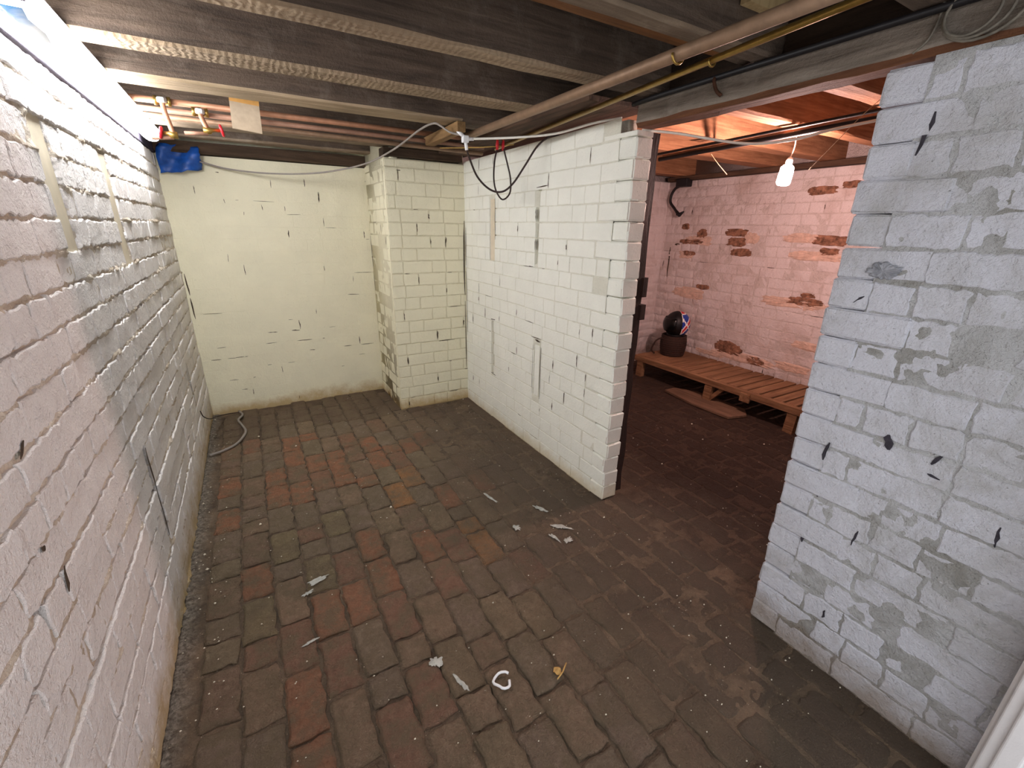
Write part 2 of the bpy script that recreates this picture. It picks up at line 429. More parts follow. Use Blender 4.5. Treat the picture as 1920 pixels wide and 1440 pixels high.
pillar, _, _, _ = build_wall('wall_pillar', 'cream painted brick pier projecting beside the partition', 'X', YP, -1, XC, XP+.01, 1.965, M_cream, M_creamm,
    ztop=2.25, course=.0955, joint=.008, rec=.0030, relief=.0012, tilt=.004, bev=.0024, edge=.0022, face=.0011, res=.03, crack=M_crack, open_n=26, seed=8, thick=.6, pattern='flemish',
    cracks=[(1.575, 1.55, 1.572, .95, .012), (1.573, .9, 1.575, .3, .008)])
wall_pier, _, _, _ = build_wall('wall_pier_side', 'narrow cream side of the brick pier', 'Y', XC, -1, YP+.004, YB, 1.965, M_cream, M_cream,
    ztop=2.25, course=.0955, joint=.007, rec=.0026, relief=.001, tilt=.003, bev=.002, edge=.002, face=.001, res=.03, crack=M_crack, open_n=10, seed=9, thick=.1, pattern='flemish',
    cracks=[(4.125, 1.42, 4.115, 1.16, .02), (4.12, 1.12, 4.12, .95, .012)])
# partition
slotsP = [(3.005, 3.09, 1.265, 1.70, .01), (2.42, 2.462, 1.28, 1.735, .03), (3.02, 3.06, .385, .825, .03), (2.35, 2.43, .40, .77, .003)]
wall_mid, PP, _, _ = build_wall('wall_partition', 'cream painted brick partition ending at the opening', 'Y', XP, -1, 1.76, YP+.01, 1.985, M_part, M_partm,
    tooth=.118, thin=.8, course=.0905, joint=.006, rec=.0019, relief=.0007, tilt=.003, bev=.002, edge=.002, face=.001, slots=slotsP, res=.022, crack=M_crack, open_n=44, seed=12, thick=.10,
    cracks=[(3.0, 1.70, 2.998, 1.42, .008), (2.345, .76, 2.345, .40, .009), (2.445, .76, 2.44, .41, .004), (2.42, .80, 2.36, .795, .016), (3.065, .825, 2.99, .83, .01), (3.06, .388, 2.98, .38, .01),
            (2.46, 1.735, 2.34, 1.74, .008), (3.515, 1.5, 3.52, 1.2, .012), (3.515, 1.15, 3.515, .6, .008)])
a, c = PP(3.015, -.006, 1.27), PP(3.08, -.03, 1.695)
obj('filled_chase', MB().box(np.minimum(a, c), np.maximum(a, c), jit=.002).mesh('filled_chase', M_plaster), wall_mid)['label'] = 'beige plaster strip filling a chase'
a, c = PP(2.365, -.0015, .41), PP(2.42, -.03, .765)
obj('filled_chase', MB().box(np.minimum(a, c), np.maximum(a, c), jit=.001).mesh('filled_chase', M_part), wall_mid)
end_bricks(wall_mid, XP+.0525, 1.65, 1.925, .0905, .105, .226, (M_part, M_endshade), 21, 1)
# right wall: same plane, beyond the opening
wall_right, PR, _, _ = build_wall('wall_right', 'worn grey and white brick wall between opening and door jamb', 'Y', XP, -1, -.5, .62, 1.93, M_right, M_rightm,
    tooth=-.113, course=.0915, joint=.008, rec=.0018, relief=.0018, tilt=.006, ridge=.004, bev=.003, edge=.005, face=.003, res=.008, fine=True, crack=M_crackr, seed=14, thick=.105,
    cracks=[(.613, .845, .617, .777, .010), (.470, .935, .460, .889, .018), (.629, 1.325, .66, 1.30, .006), (.603, .69, .603, .64, .011), (.611, .485, .612, .445, .011), (.466, .59, .474, .53, .007),
            (.486, .24, .485, .205, .009), (.585, 1.80, .60, 1.70, .012), (.190, .79, .186, .73, .008), (.36, .86, .33, .855, .008), (.338, .93, .36, .89, .012)])
end_bricks(wall_right, XP+.0525, .722, 1.925, .0915, .107, .226, M_right, 33, -1)
def scuff(P, wall, sa, sb, za, zb_, seed, mat, name, label):
    k = 48; pts = []
    for i in range(k):
        t = 2*math.pi*i/k
        q = .5*(1+.55*float(fbm(np.array(2.6*math.cos(t)+seed*3), np.array(2.6*math.sin(t)+seed*5), seed, 5))+random.uniform(-.1, .1))
        pts.append(((sa+sb)/2+math.cos(t)*(sb-sa)*q, (za+zb_)/2+math.sin(t)*(zb_-za)*q))
    c = ((sa+sb)/2, (za+zb_)/2); V = [P(c[0], .005, c[1])]
    for f, d in ((.55, .007), (.85, .006), (1, .0)): V += [P(c[0]+(s-c[0])*f, d+random.uniform(-.002, .002)*(f < 1), c[1]+(z-c[1])*f) for s, z in pts]
    Fc = [(0, 1+(i+1) % k, 1+i) for i in range(k)]+[(1+r*k+i, 1+r*k+(i+1) % k, 1+(r+1)*k+(i+1) % k, 1+(r+1)*k+i) for r in range(2) for i in range(k)]
    obj(name, mesh(name, V, Fc, mat, False), wall)['label'] = label
M_scuff = plain('grey_scuffed_plaster', '#8f9096', .9, var=.35, scale=45, bump=.8)
scuff(PR, wall_right, .56, .64, 1.375, 1.425, 3, M_scuff, 'scuffed_plaster', 'dark grey scuffed plaster patch')
# back room
wall_far, PF, _, _ = build_wall('wall_far', 'flaking pinkish whitewashed wall behind the low bench', 'Y', XF, -1, -.5, YF+.12, 2.0, M_far, M_farm,
    course=.092, joint=.008, rec=.0012, relief=.0016, tilt=.005, bev=.0025, edge=.003, face=.0025, ztop=2.25, res=.03, crack=M_crack, open_n=30, seed=17, thick=.2,
    cracks=[(3.56, 1.36, 3.5, 1.365, .02), (3.62, 1.33, 3.62, 1.0, .02)])
wall_end, _, _, _ = build_wall('wall_back_room', 'pinkish whitewashed end wall of the back room', 'X', YF, -1, XP+.1, XF+.12, 2.0, M_far, M_far,
    course=.092, joint=.008, rec=.0012, relief=.0016, tilt=.005, bev=.0025, edge=.003, face=.002, ztop=2.25, res=.04, seed=19, thick=.2, limit=120)
b = MB().box((XP+.1, -.7, -.02), (XF+.2, -.5, 2.3))
thing('wall_near', 'plain end wall of the back room behind the right wall', None, me=b.mesh('wall_near', M_farm), kind='structure')
# bricks of the far wall where the whitewash has come off
M_halo = plain('tan_underpaint', '#cdaf9f', .9, var=.22, scale=25, bump=.5)
def flake(sa, sb, za, zb_, seed, mat=None):
    mat = mat or M_bare
    k = 44; pts = []
    for i in range(k):
        t = 2*math.pi*i/k; e = .5*(abs(math.cos(t))**.6*math.copysign(1, math.cos(t))), .5*(abs(math.sin(t))**.6*math.copysign(1, math.sin(t)))
        q = 1+.28*float(fbm(np.array(2.2*math.cos(t)+seed*3), np.array(2.2*math.sin(t)+seed*5), seed, 4))+random.uniform(-.07, .07)
        pts.append(((sa+sb)/2+e[0]*(sb-sa)*q, (za+zb_)/2+e[1]*(zb_-za)*q))
    k0 = -.0025 if mat is not M_bare else 0; c = ((sa+sb)/2, (za+zb_)/2); V = [PF(c[0], .004+k0, c[1])]
    for f, d in ((.55, .006), (.85, .0045), (1, .001)): V += [PF(c[0]+(s-c[0])*f, d+k0*f+random.uniform(-.0025, .0025)*(f < 1), c[1]+(z-c[1])*f) for s, z in pts]
    Fc = [(0, 1+(i+1) % k, 1+i) for i in range(k)]+[(1+r*k+i, 1+r*k+(i+1) % k, 1+(r+1)*k+(i+1) % k, 1+(r+1)*k+i) for r in range(2) for i in range(k)]
    o = obj('bare_brick', mesh('bare_brick', V, Fc, mat, False), wall_far); o['label'] = 'brown bare brick where whitewash has flaked off' if mat is M_bare else 'tan underpaint showing through'
for i, q in enumerate([(3.17, 3.29, 1.43, 1.52), (3.2, 3.5, 1.37, 1.42), (3.28, 3.44, 1.25, 1.30), (2.72, 2.96, 1.46, 1.53), (2.72, 2.92, 1.37, 1.45), (2.65, 2.86, 1.28, 1.35),
                       (1.85, 2.13, 1.41, 1.49), (1.9, 2.05, 1.33, 1.39), (1.93, 2.22, .90, .97), (2.0, 2.12, .97, 1.01), (3.05, 3.2, .92, .97), (2.55, 2.85, .30, .43), (2.3, 2.5, .27, .35), (3.4, 3.5, 1.52, 1.58), (2.02, 2.25, 1.80, 1.87), (1.85, 2.0, 1.84, 1.89)]):
    flake(*q, i)
for i, q in enumerate([(3.1, 3.45, 1.36, 1.46), (2.6, 2.75, 1.40, 1.50), (2.05, 2.4, 1.42, 1.50), (1.85, 2.3, 1.28, 1.36), (3.1, 3.52, .80, .92), (1.9, 2.5, .86, .96), (2.2, 2.9, .26, .36), (2.7, 3.1, .24, .30), (3.3, 3.5, 1.22, 1.30), (1.8, 2.1, .52, .60), (1.9, 2.2, .30, .38)]):
    flake(*q, 60+i, M_halo)

# ------------------------------------------------------------------ setting: floor
t = NT('worn_floor_brick')
oi = t.n('ShaderNodeObjectInfo'); X, Y, Z = t.xyz()
base = oi.outputs['Color']
n1 = t.noise(9, 7, .7); n2 = t.noise(38, 6, .75)
c = t.mix(t.ramp(n2, .25, .75), t.mix(.30, base, (0.02, .015, .012)), t.mix(.20, base, (.75, .62, .48)))
pit = t.noise(75, 5, .75); c = t.mix(t.ramp(pit, .60, .72, 0, .35), c, lin('#3a3028'))
c = t.mix(t.ramp(n1, .42, .60, 0, .85), c, lin('#80705b'))
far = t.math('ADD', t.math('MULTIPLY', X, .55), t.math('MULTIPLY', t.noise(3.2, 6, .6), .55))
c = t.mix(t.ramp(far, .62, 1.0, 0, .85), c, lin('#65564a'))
sp = t.noise(160, 2, .5)
c = t.mix(t.ramp(sp, .68, .75, 0, .6), c, lin('#b9a78f'))
nb = t.bump(t.noise(160, 4, .75), 1.0, .007); nb = t.bump(t.noise(40, 6, .7), 1.0, .016, nb)
backdark = t.math('ADD', t.ramp(X, 1.5, 2.4, 0, .8), t.math('MULTIPLY', t.math('SUBTRACT', t.noise(5, 6, .7), .5), .7))  # floor colour turns darker towards the back room
c = t.mix(1.0, c, (1.66, 1.62, 1.54), 'MULTIPLY'); c = t.mix(t.ramp(backdark, .1, .7, 0, .85), c, lin('#4a332a'))
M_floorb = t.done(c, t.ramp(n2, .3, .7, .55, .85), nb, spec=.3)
t = NT('trodden_earth')
n1 = t.noise(7, 8, .72); n2 = t.noise(60, 6, .75); X, Y, Z = t.xyz()
c = t.mix(t.ramp(n1, .35, .65), lin('#4a3f35'), lin('#746353'))
c = t.mix(t.ramp(n2, .55, .72, 0, .6), c, lin('#83715d'))
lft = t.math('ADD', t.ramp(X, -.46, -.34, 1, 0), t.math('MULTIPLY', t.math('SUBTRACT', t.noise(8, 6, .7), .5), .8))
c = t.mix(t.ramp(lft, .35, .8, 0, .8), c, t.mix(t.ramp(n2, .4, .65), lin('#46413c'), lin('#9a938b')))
sp = t.noise(150, 2, .5); c = t.mix(t.ramp(sp, .71, .76, 0, .7), c, lin('#c5b49a'))
backdark = t.math('ADD', t.ramp(X, 1.5, 2.4, 0, .8), t.math('MULTIPLY', t.math('SUBTRACT', t.noise(5, 6, .7), .5), .7))  # same darkening with x for the earth
c = t.mix(1.0, c, (1.35, 1.3, 1.22), 'MULTIPLY'); c = t.mix(t.ramp(backdark, .1, .7, 0, .85), c, lin('#443027'))
nb = t.bump(n2, 1.0, .014); nb = t.bump(t.noise(200, 3, .7), .9, .006, nb)
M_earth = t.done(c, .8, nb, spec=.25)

# earth bed between and over the bricks
gx, gy = np.linspace(XL-.05, XF+.05, 300), np.linspace(-.5, YB+.05, 320)
GX, GY = np.meshgrid(gx, gy)
cover = np.clip((GX*.9+GY*.10+.35*fbm(GX*2.2, GY*2.2, 41, 3)-.70)/.6, 0, 1)
GZ = -.0105+cover*.0062+.0035*fbm(GX*14, GY*14, 43, 4)+.0025*fbm(GX*40, GY*40, 47, 2)
edge_l = np.exp(-((GX-XL)/.05)**2); GZ += edge_l*(.010+.010*fbm(GX*30, GY*30, 51, 4))
nn = GX.shape[1]
V = np.stack([GX, GY, GZ], -1).reshape(-1, 3)
Fc = [(r*nn+c, r*nn+c+1, (r+1)*nn+c+1, (r+1)*nn+c) for r in range(GX.shape[0]-1) for c in range(nn-1)]
b = MB(); b.add(V, Fc); b.box((XL-.2, -.6, -.25), (XF+.2, YB+.2, -.04))
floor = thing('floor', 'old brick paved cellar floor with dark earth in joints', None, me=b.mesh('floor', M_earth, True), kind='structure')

ORANGE = {}
spots = [  # (x, y, colour) of bricks whose colour stands out in the photograph
 ('#a66a4b', [(-.30, 2.86), (-.30, 2.4), (.06, 2.66), (-.05, 2.75), (-.06, 2.6), (.30, 2.70), (.3, 2.52), (.42, 2.6), (.42, 2.8), (.3, 2.9), (.65, 2.95), (.75, 2.9), (.55, 3.05), (.1, 3.2), (.2, 3.3), (.03, 3.1), (.45, 3.5), (.55, 2.7), (.17, 2.95), (.5, 2.2)]),
 ('#9e674a', [(.32, 1.92), (.20, 1.75), (.44, 1.72), (-.18, 2.0), (.55, 1.72), (-.06, 1.25), (.2, 1.55), (.28, 1.62), (-.06, 1.22), (-.05, 1.0), (.06, 1.62), (.05, 1.45), (.85, 2.2)]),
 ('#ab7544', [(.80, 1.78), (.82, 1.6), (.72, 2.45), (.80, 2.5), (.68, 2.52), (.6, 2.35), (.5, 2.45)]),
 ('#8f6450', [(.18, 1.02), (.30, 1.13), (.42, 1.2), (.2, 1.82), (.06, 1.32), (-.2, 1.5), (-.06, 1.48), (.7, 1.72), (.6, 1.5), (.07, 2.12), (.3, 1.45), (.9, 1.45), (.85, 1.3)]),
 ('#887758', [(-.06, 2.2), (-.18, 1.72), (-.17, 1.6), (.06, 1.9), (.9, 2.05), (.05, 2.45), (.2, 2.1)]),
]
DULL = ['#8c7865', '#84715e', '#937862', '#8a7363', '#8f785f', '#826e5d', '#957963', '#8c6f5a']
R = random.Random(4)
varF = {}
def floor_brick(L, W):
    key = (L > .17, R.randrange(10))
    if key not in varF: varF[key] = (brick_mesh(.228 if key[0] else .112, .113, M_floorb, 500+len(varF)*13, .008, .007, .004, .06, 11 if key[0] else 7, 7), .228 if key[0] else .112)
    return varF[key]
specs = []
pit = .1245; x0 = -.370
k = 0; x = x0
while x < XF-.05:
    y = -.35-R.uniform(0, .24)
    wide = pit
    while y < YB+.02:
        L = .243*R.uniform(.93, 1.07)
        if R.random() < .16 or (y > 2.4 and R.random() < .2): L = .128
        inwall = (XP-.02 < x+pit/2 < XP+.12 and (y+L/2 > 1.62 or y+L/2 < .74)) or (x+pit/2 > XC and x < XP and y+L > YP+.06) or (x > XP and y+L > YF+.05) or y+L > YB+.1
        if not inwall:
            me, bl = floor_brick(L, pit)
            cx, cy = x+pit/2, y+L/2
            cz = .0035*R.gauss(0, .5)-(.002 if cx > .95 else 0)
            M = Matrix.Translation((cx, cy, cz))@Matrix.Rotation(R.gauss(0, .02), 4, 'Z')@Matrix.Rotation(R.gauss(0, .010), 4, 'X')@Matrix.Rotation(R.gauss(0, .012), 4, 'Y')
            M = M@Matrix(((0, 0, -1, 0), (1, 0, 0, 0), (0, 1, 0, 0), (0, 0, 0, 1)))  # local x -> y, local y -> up
            M = M@Matrix.Diagonal(((L-.012*R.uniform(.5, 1.3))/bl, 1, (pit-.011*R.uniform(.3, 1.3))/.113, 1))
            col = R.choice(DULL)
            bestd = .095
            for cc, pts in spots:
                for p in pts:
                    d = math.hypot((p[0]-cx)*1.4, p[1]-cy)
                    if d < bestd: bestd = d; col = cc
            if col in DULL and cx < 1.1 and y > 1.2 and R.random() < .22: col = R.choice(['#8c6852', '#93654d', '#876a58', '#8c7a62'])
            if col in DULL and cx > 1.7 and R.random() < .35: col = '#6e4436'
            X_, Y_, D = px((cx, cy, 0))
            vis = D > .1 and -60 < X_ < 1980 and -60 < Y_ < 1500
            hidden = cx > 1.65 and not (cy < 1.75+(cx-1.6)*1.05 and cy > .3+(cx-1.6)*.42)
            specs.append((me, M, (0 if vis and not hidden else 100)+math.dist((cx, cy, 0), CAM), col))
        y += L
    x += pit
specs.sort(key=lambda q: q[2])
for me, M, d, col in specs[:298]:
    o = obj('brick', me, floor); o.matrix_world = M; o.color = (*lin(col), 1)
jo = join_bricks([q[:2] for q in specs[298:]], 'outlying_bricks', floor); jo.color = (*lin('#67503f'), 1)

# white paint splashes trodden into the bricks
M_splash = plain('trodden_white_paint', '#a9a8a0', .7, var=.25, scale=60, bump=.4)
def splash(pts, h=.0075):
    b = MB()
    for cx, cy, r1, r2, a in pts:
        k = 34; V = [(cx, cy, h)]; sd = len(b.V)
        for i in range(k):
            t_ = 2*math.pi*i/k; q = .8+.75*float(fbm(np.array(2.4*math.cos(t_)+sd), np.array(2.4*math.sin(t_)+sd*2), 77, 4))+random.uniform(-.1, .1); dx, dy = r1*q*math.cos(t_), r2*q*math.sin(t_)
            V.append((cx+dx*math.cos(a)-dy*math.sin(a), cy+dx*math.sin(a)+dy*math.cos(a), h-.004))
        b.add(V, [(0, 1+i, 1+(i+1) % k) for i in range(k)])
    return b
b = splash([(1.02, 1.98, .012, .07, .25), (1.22, 1.75, .018, .06, .35), (1.23, 1.56, .02, .06, .9), (1.20, 1.46, .03, .022, .2), (1.15, 1.50, .012, .045, .2), (1.02, 1.67, .022, .03, .1), (.05, 1.78, .05, .018, .25), (-.0, 1.72, .03, .012, .3), (.37, 1.15, .025, .03, .2), (.42, 1.03, .010, .045, .3), (-.02, 1.46, .035, .008, .2)])
o = obj('paint_splashes', b.mesh('paint_splashes', M_splash, True), floor); o['kind'] = 'stuff'; o['label'] = 'greyish white paint trodden into the floor bricks'

# ------------------------------------------------------------------ setting: ceiling
M_jface = wood('dusty_brown_joist', '#4c4038', '#776556', 'X', dust='#85776a', bump=.7)
M_jbot = wood('pale_sawn_joist_edge', '#86705a', '#b59f82', 'X', bump=.5, saw=.35)
M_jbot2 = wood('pale_plain_joist_edge', '#8d7a5e', '#bfa78c', 'X', bump=.4)
M_board = wood('dark_floorboard', '#261e18', '#463529', 'Y', bump=.6)
M_jback = wood('reddish_back_joist', '#7d5238', '#b98662', 'X', bump=.5)  # brighter, redder timber colour used past the partition
M_orange = wood('orange_stained_joist_edge', '#5b3a20', '#8e5e34', 'X', bump=.4)
M_jgrey = wood('grey_brown_joist_edge', '#6b5a4a', '#97846f', 'X', bump=.5, dust='#a39482')
ceiling = thing('ceiling', 'low cellar ceiling of dark joists and boards overhead', None, kind='structure')
def joist(y0, y1, z0, z1, xa, xb, strip, mstrip, tip=.12, seed=0):
    """timber along x; the sawn strip on its underside runs from strip[0] to strip[1]"""
    R_ = random.Random(seed); n_ = 30; V = []
    xs = np.linspace(xa, xb, n_)
    for i, x_ in enumerate(xs):
        j = lambda a: R_.uniform(-a, a)
        V += [(x_, y0+.006+j(.002), z1), (x_, y0+j(.002), z0+.012+j(.002)), (x_, y0+.008+j(.003), z0+j(.002)), (x_, y1-.008+j(.003), z0+j(.002)), (x_, y1+j(.002), z0+.012+j(.002)), (x_, y1-.006, z1)]
    Fc = []; I = []
    for i in range(n_-1):
        xm = (xs[i]+xs[i+1])/2
        for q in range(6):
            a, c = i*6+q, i*6+(q+1) % 6
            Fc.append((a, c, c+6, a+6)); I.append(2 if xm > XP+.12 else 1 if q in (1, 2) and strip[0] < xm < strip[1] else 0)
    Fc += [tuple(range(5, -1, -1)), tuple((n_-1)*6+q for q in range(6))]; I += [0, 0]
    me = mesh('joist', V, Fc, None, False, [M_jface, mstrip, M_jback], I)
    return obj('joist', me, ceiling)
ZJ, ZT = 2.04, 2.235
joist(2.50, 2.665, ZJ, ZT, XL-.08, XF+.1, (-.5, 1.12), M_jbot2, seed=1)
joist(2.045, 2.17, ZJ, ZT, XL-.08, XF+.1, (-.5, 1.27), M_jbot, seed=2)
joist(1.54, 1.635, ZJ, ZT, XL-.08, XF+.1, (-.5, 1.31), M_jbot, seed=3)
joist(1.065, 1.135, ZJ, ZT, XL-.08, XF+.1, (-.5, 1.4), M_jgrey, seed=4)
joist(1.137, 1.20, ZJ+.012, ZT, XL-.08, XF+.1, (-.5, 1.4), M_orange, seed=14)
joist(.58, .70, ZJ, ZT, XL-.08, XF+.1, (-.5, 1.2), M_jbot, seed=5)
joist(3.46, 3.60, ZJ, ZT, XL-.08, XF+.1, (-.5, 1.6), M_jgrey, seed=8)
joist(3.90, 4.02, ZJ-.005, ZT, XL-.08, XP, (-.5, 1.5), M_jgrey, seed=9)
x = XL-.1; R = random.Random(9)
while x < XF+.15:                                                 # floorboards of the room above
    wd = R.uniform(.15, .19); e = R.uniform(-.002, .002)
    obj('board', MB().box((x, -.15, ZT+e), (x+wd-.006, YB+.2, ZT+.022+e)).mesh('board', M_board), ceiling); x += wd
x = -1

M_plate = wood('dusty_wall_plate', '#2a252f', '#4d4652', 'Y', bump=.6, dust='#5a5362')
o = obj('wall_plate', MB().box((XL-.13, -.15, 1.945), (XL+.006, YB, 2.035), jit=.003).mesh('wall_plate', M_plate), ceiling); bevel(o)
M_dark = wood('dark_old_timber', '#33281f', '#5f4b3b', 'X', bump=.6)
M_darky = wood('dark_old_timber_lengthwise', '#3a2b22', '#6a5140', 'Y', bump=.7)
o = obj('wall_plate', MB().box((XL, YB-.05, 1.955), (XC+.02, YB+.12, 2.033), jit=.004).mesh('wall_plate', M_dark), ceiling); bevel(o)
o = obj('wall_plate', MB().box((XC-.01, YP-.035, 1.972), (XP-.03, YP+.09, 2.035), jit=.004).mesh('wall_plate', M_dark), ceiling); bevel(o)
o = obj('wall_plate', MB().box((1.34, 1.70, 2.014), (1.70, 3.44, 2.039), jit=.002).mesh('wall_plate', M_darky), ceiling); bevel(o)
o = obj('wall_plate', MB().box((XF-.02, -.4, 2.004), (XF+.15, YF, 2.037), jit=.004).mesh('wall_plate', M_darky), ceiling); bevel(o)
o = obj('wall_plate', MB().box((XF-.10, .4, 2.0), (XF-.03, YF-.05, 2.038), jit=.006).mesh('wall_plate', M_darky), ceiling); bevel(o)
for ya_, yb_ in ((-.14, .575), (.705, 1.06), (1.205, 1.535), (1.64, 2.04), (2.175, 2.495), (2.67, 3.455), (3.605, 3.735)):
    obj('blocking', MB().box((1.63, ya_, 2.041), (1.66, yb_, 2.232)).mesh('blocking', M_board), ceiling)  # dark boards added to shut off bulb-lit timber above the beam
M_pale = wood('pale_new_wood', '#a5895f', '#d2b889', 'Z', bump=.2)
o = obj('blocking', MB().box((1.38, 1.03, 2.135), (1.60, 1.062, 2.23)).mesh('blocking', M_pale), ceiling); o['label'] = 'pale new timber noggin'

# beam over the opening
M_beam = wood('grey_limewashed_beam', '#6d6156', '#9d9184', 'Y', dust='#a59d92', bump=.8)
M_beamb = wood('brown_beam_underside', '#523524', '#7c5238', 'Y', bump=.6)
n_ = 26; V = []; I = []; Fc = []; R = random.Random(31)
ys = np.linspace(-.5, 1.66, n_)
for y_ in ys:
    j = lambda a: R.uniform(-a, a)
    V += [(XP+.002+j(.003), y_, 2.038+j(.001)), (XP-.004+j(.003), y_, 1.945+j(.004)), (XP+.008+j(.003), y_, 1.93+j(.003)), (XP+.095+j(.003), y_, 1.93+j(.003)), (XP+.108, y_, 1.945), (XP+.108, y_, 2.037)]
for i in range(n_-1):
    for q in range(6):
        a, c = i*6+q, i*6+(q+1) % 6; Fc.append((a, a+6, c+6, c)); I.append(1 if q in (1, 2) else 0)
Fc += [(0, 1, 2, 3, 4, 5), tuple((n_-1)*6+q for q in range(5, -1, -1))]; I += [0, 0]
beam = thing('beam', 'thick greyish timber beam spanning the opening onto the grey wall', 'beam', kind='thing', me=mesh('beam', V, Fc, None, False, [M_beam, M_beamb], I))
M_rust = plain('rusty_iron', '#5a3a2a', .8, .4, .3, 60, .5)
obj('bent_nail', MB().tube(curve([(XP+.01, 1.27, 2.03), (XP-.025, 1.262, 2.02), (XP-.022, 1.25, 1.985), (XP-.008, 1.235, 1.965)], 5), .006, 8).mesh('bent_nail', M_rust, True), beam)

# door jamb at the near end of the right wall
M_gloss = painted('white_gloss_paint', '#e6e2e2', dirt='#b9b2ae', dirt_amt=.3, stain='#a59c92', stain_h=.08, stain_amt=.4, bump=.1, rough=.35, speck=.1)
b = MB().box((XP-.11, -.06, 0), (XP-.002, .045, 2.0)).box((XP-.125, -.02, 0), (XP-.108, .022, 2.0)).box((XP-.075, .043, 0), (XP-.03, .056, 2.0))
o = thing('trim_1', 'white painted wooden door jamb beside the grey brick wall', None, me=b.mesh('trim_1', M_gloss), kind='structure'); bevel(o, .006, 3)

# ------------------------------------------------------------------ fluorescent light
M_tube = emissive('lit_fluorescent_diffuser', TUBE_COLOR, TUBE_STRENGTH)
M_batten = plain('white_enamelled_steel', '#e4e4ea', .35, var=.04)
M_cap = plain('lilac_grey_plastic', '#a9a6c0', .5, var=.06)
LX, LZ = -.376, 1.945
lamp = thing('fluorescent_light', 'lit white strip light fixed along the top of left wall', 'light', (LX, 2.55, LZ))
ya, yb = -1.03, 1.06
obj('batten', MB().box((-.02, ya+.01, .084), (.02, yb-.01, .094)).mesh('batten', M_batten), lamp)
obj('diffuser', MB().tube([(0, y_, .042) for y_ in (ya, yb-.05)]+[(0, yb-.02, .042), (0, yb, .042)], [.044, .044, .040, .024], 16).mesh('diffuser', M_tube, True), lamp)
obj('end_cap', MB().box((-.05, ya-.05, -.008), (.05, ya, .06)).mesh('end_cap', M_cap), lamp)
obj('end_cap', MB().box((-.02, yb-.004, .01), (.02, yb+.012, .07)).mesh('end_cap', M_cap), lamp)

# ------------------------------------------------------------------ pipes and valves
M_cu = plain('tarnished_copper', '#9a7460', .55, .2, .25, 18)
M_cu2 = plain('bright_copper', '#ab7a5e', .5, .25, .2, 18)
M_cu3 = plain('dull_brown_pipe', '#8b6f58', .55, .3, .2, 18)
M_brass = plain('brass', '#a98a4a', .35, .8, .15, 50)
M_solder = plain('soldered_white_metal', '#d5d6d8', .4, .4, .15, 60)
M_red = plain('red_plastic', '#c8242e', .4, var=.08)
def pipe(label, pts, r, mat, group=None, clips=()):
    p = thing('copper_pipe', label, 'pipe', group=group, me=MB().tube(pts, r, 12).mesh('copper_pipe', mat, True))
    return p
pipe('uppermost of three copper pipes running below the joists at the end wall', [(-.43, 3.0, 2.055), (1.5, 3.0, 2.053)], .0145, M_cu2, 'copper pipes along the end wall')
pipe('middle of three copper pipes running below the joists at the end wall', [(-.43, 3.01, 2.018), (1.5, 3.01, 2.012)], .0125, M_cu, 'copper pipes along the end wall')
pipe('lowest of three copper pipes running below the joists at the end wall', [(-.43, 3.03, 1.993), (1.5, 3.03, 1.978)], .0125, M_cu3, 'copper pipes along the end wall')
pA = pipe('thick copper pipe slung under joists towards the opening', [(1.190, 2.60, 1.990), (1.184, .2, 1.990)], .019, M_cu3)
pB = pipe('thinner brass coloured pipe beside the thick copper pipe', [(1.553, 2.94, 2.0), (1.287, .68, 2.0), (1.24, .1, 2.0)], .0105, M_brass)
for y_ in (1.10,):
    obj('pipe_clip', MB().tube([(1.187+.024*math.cos(a), y_, 1.99+.024*math.sin(a)) for a in np.linspace(-math.pi, 0, 9)], .004, 6).mesh('pipe_clip', M_brass, True), pA)
    obj('pipe_clip', MB().tube([(1.337+.016*math.cos(a), y_, 2.0+.016*math.sin(a)) for a in np.linspace(-math.pi, 0, 9)], .004, 6).mesh('pipe_clip', M_brass, True), pB)

def valve(label, x, ztop, zbot, side, hx):
    v = thing('stop_valve', label, 'valve', (x, 2.985, ztop), group='red handled stop valves')
    dz = zbot-ztop
    obj('tee_fitting', MB().tube([(-.034, 0, 0), (-.02, 0, 0), (-.02, 0, 0), (.02, 0, 0), (.02, 0, 0), (.034, 0, 0)], [.021, .021, .017, .017, .021, .021], 10).tube([(0, -.022, .002), (0, 0, 0)], [.017, .019], 10).mesh('tee_fitting', M_brass, True), v)
    obj('nut', MB().lathe([(.016, -.012), (.02, -.008), (.02, .008), (.016, .012)], 6, (0, -.024, .0)).mesh('nut', M_solder), v)
    obj('drop_pipe', MB().tube(curve([(0, -.02, -.005), (.003, -.024, dz*.35), (.012, -.024, dz*.7), (.018, -.022, dz)], 5), .0115, 10).mesh('drop_pipe', M_cu2, True), v)
    bx = .018
    body = obj('valve_body', MB().tube([(bx+side*-.018, -.022, dz), (bx+side*.01, -.022, dz), (bx+side*.02, -.022, dz+.004), (bx+side*hx, -.022, dz+.006)], [.016, .017, .010, .007], 10).mesh('valve_body', M_brass, True), v)
    obj('branch_pipe', MB().tube([(bx, -.02, dz-.012), (bx-.09*abs(side), -.015, dz-.02)] if side < 0 else [(bx, -.02, dz-.014), (bx-.1, -.015, dz-.02)], .009, 8).mesh('branch_pipe', M_cu, True), v)
    Mh = Matrix.Translation((bx+side*hx, -.022, dz+.006))@Matrix.Rotation(math.radians(90-12*side), 4, 'Y')
    obj('red_handle', MB().lathe([(.008, -.007), (.026, -.006), (.03, 0), (.026, .006), (.008, .007)], 14, M=Mh).mesh('red_handle', M_red, True), v)
valve('stop valve with red handle nearest the light tube', -.243, 2.052, 1.905, -1, .048)
valve('stop valve with red handle beside the packing board', -.096, 2.022, 1.94, 1, .062)

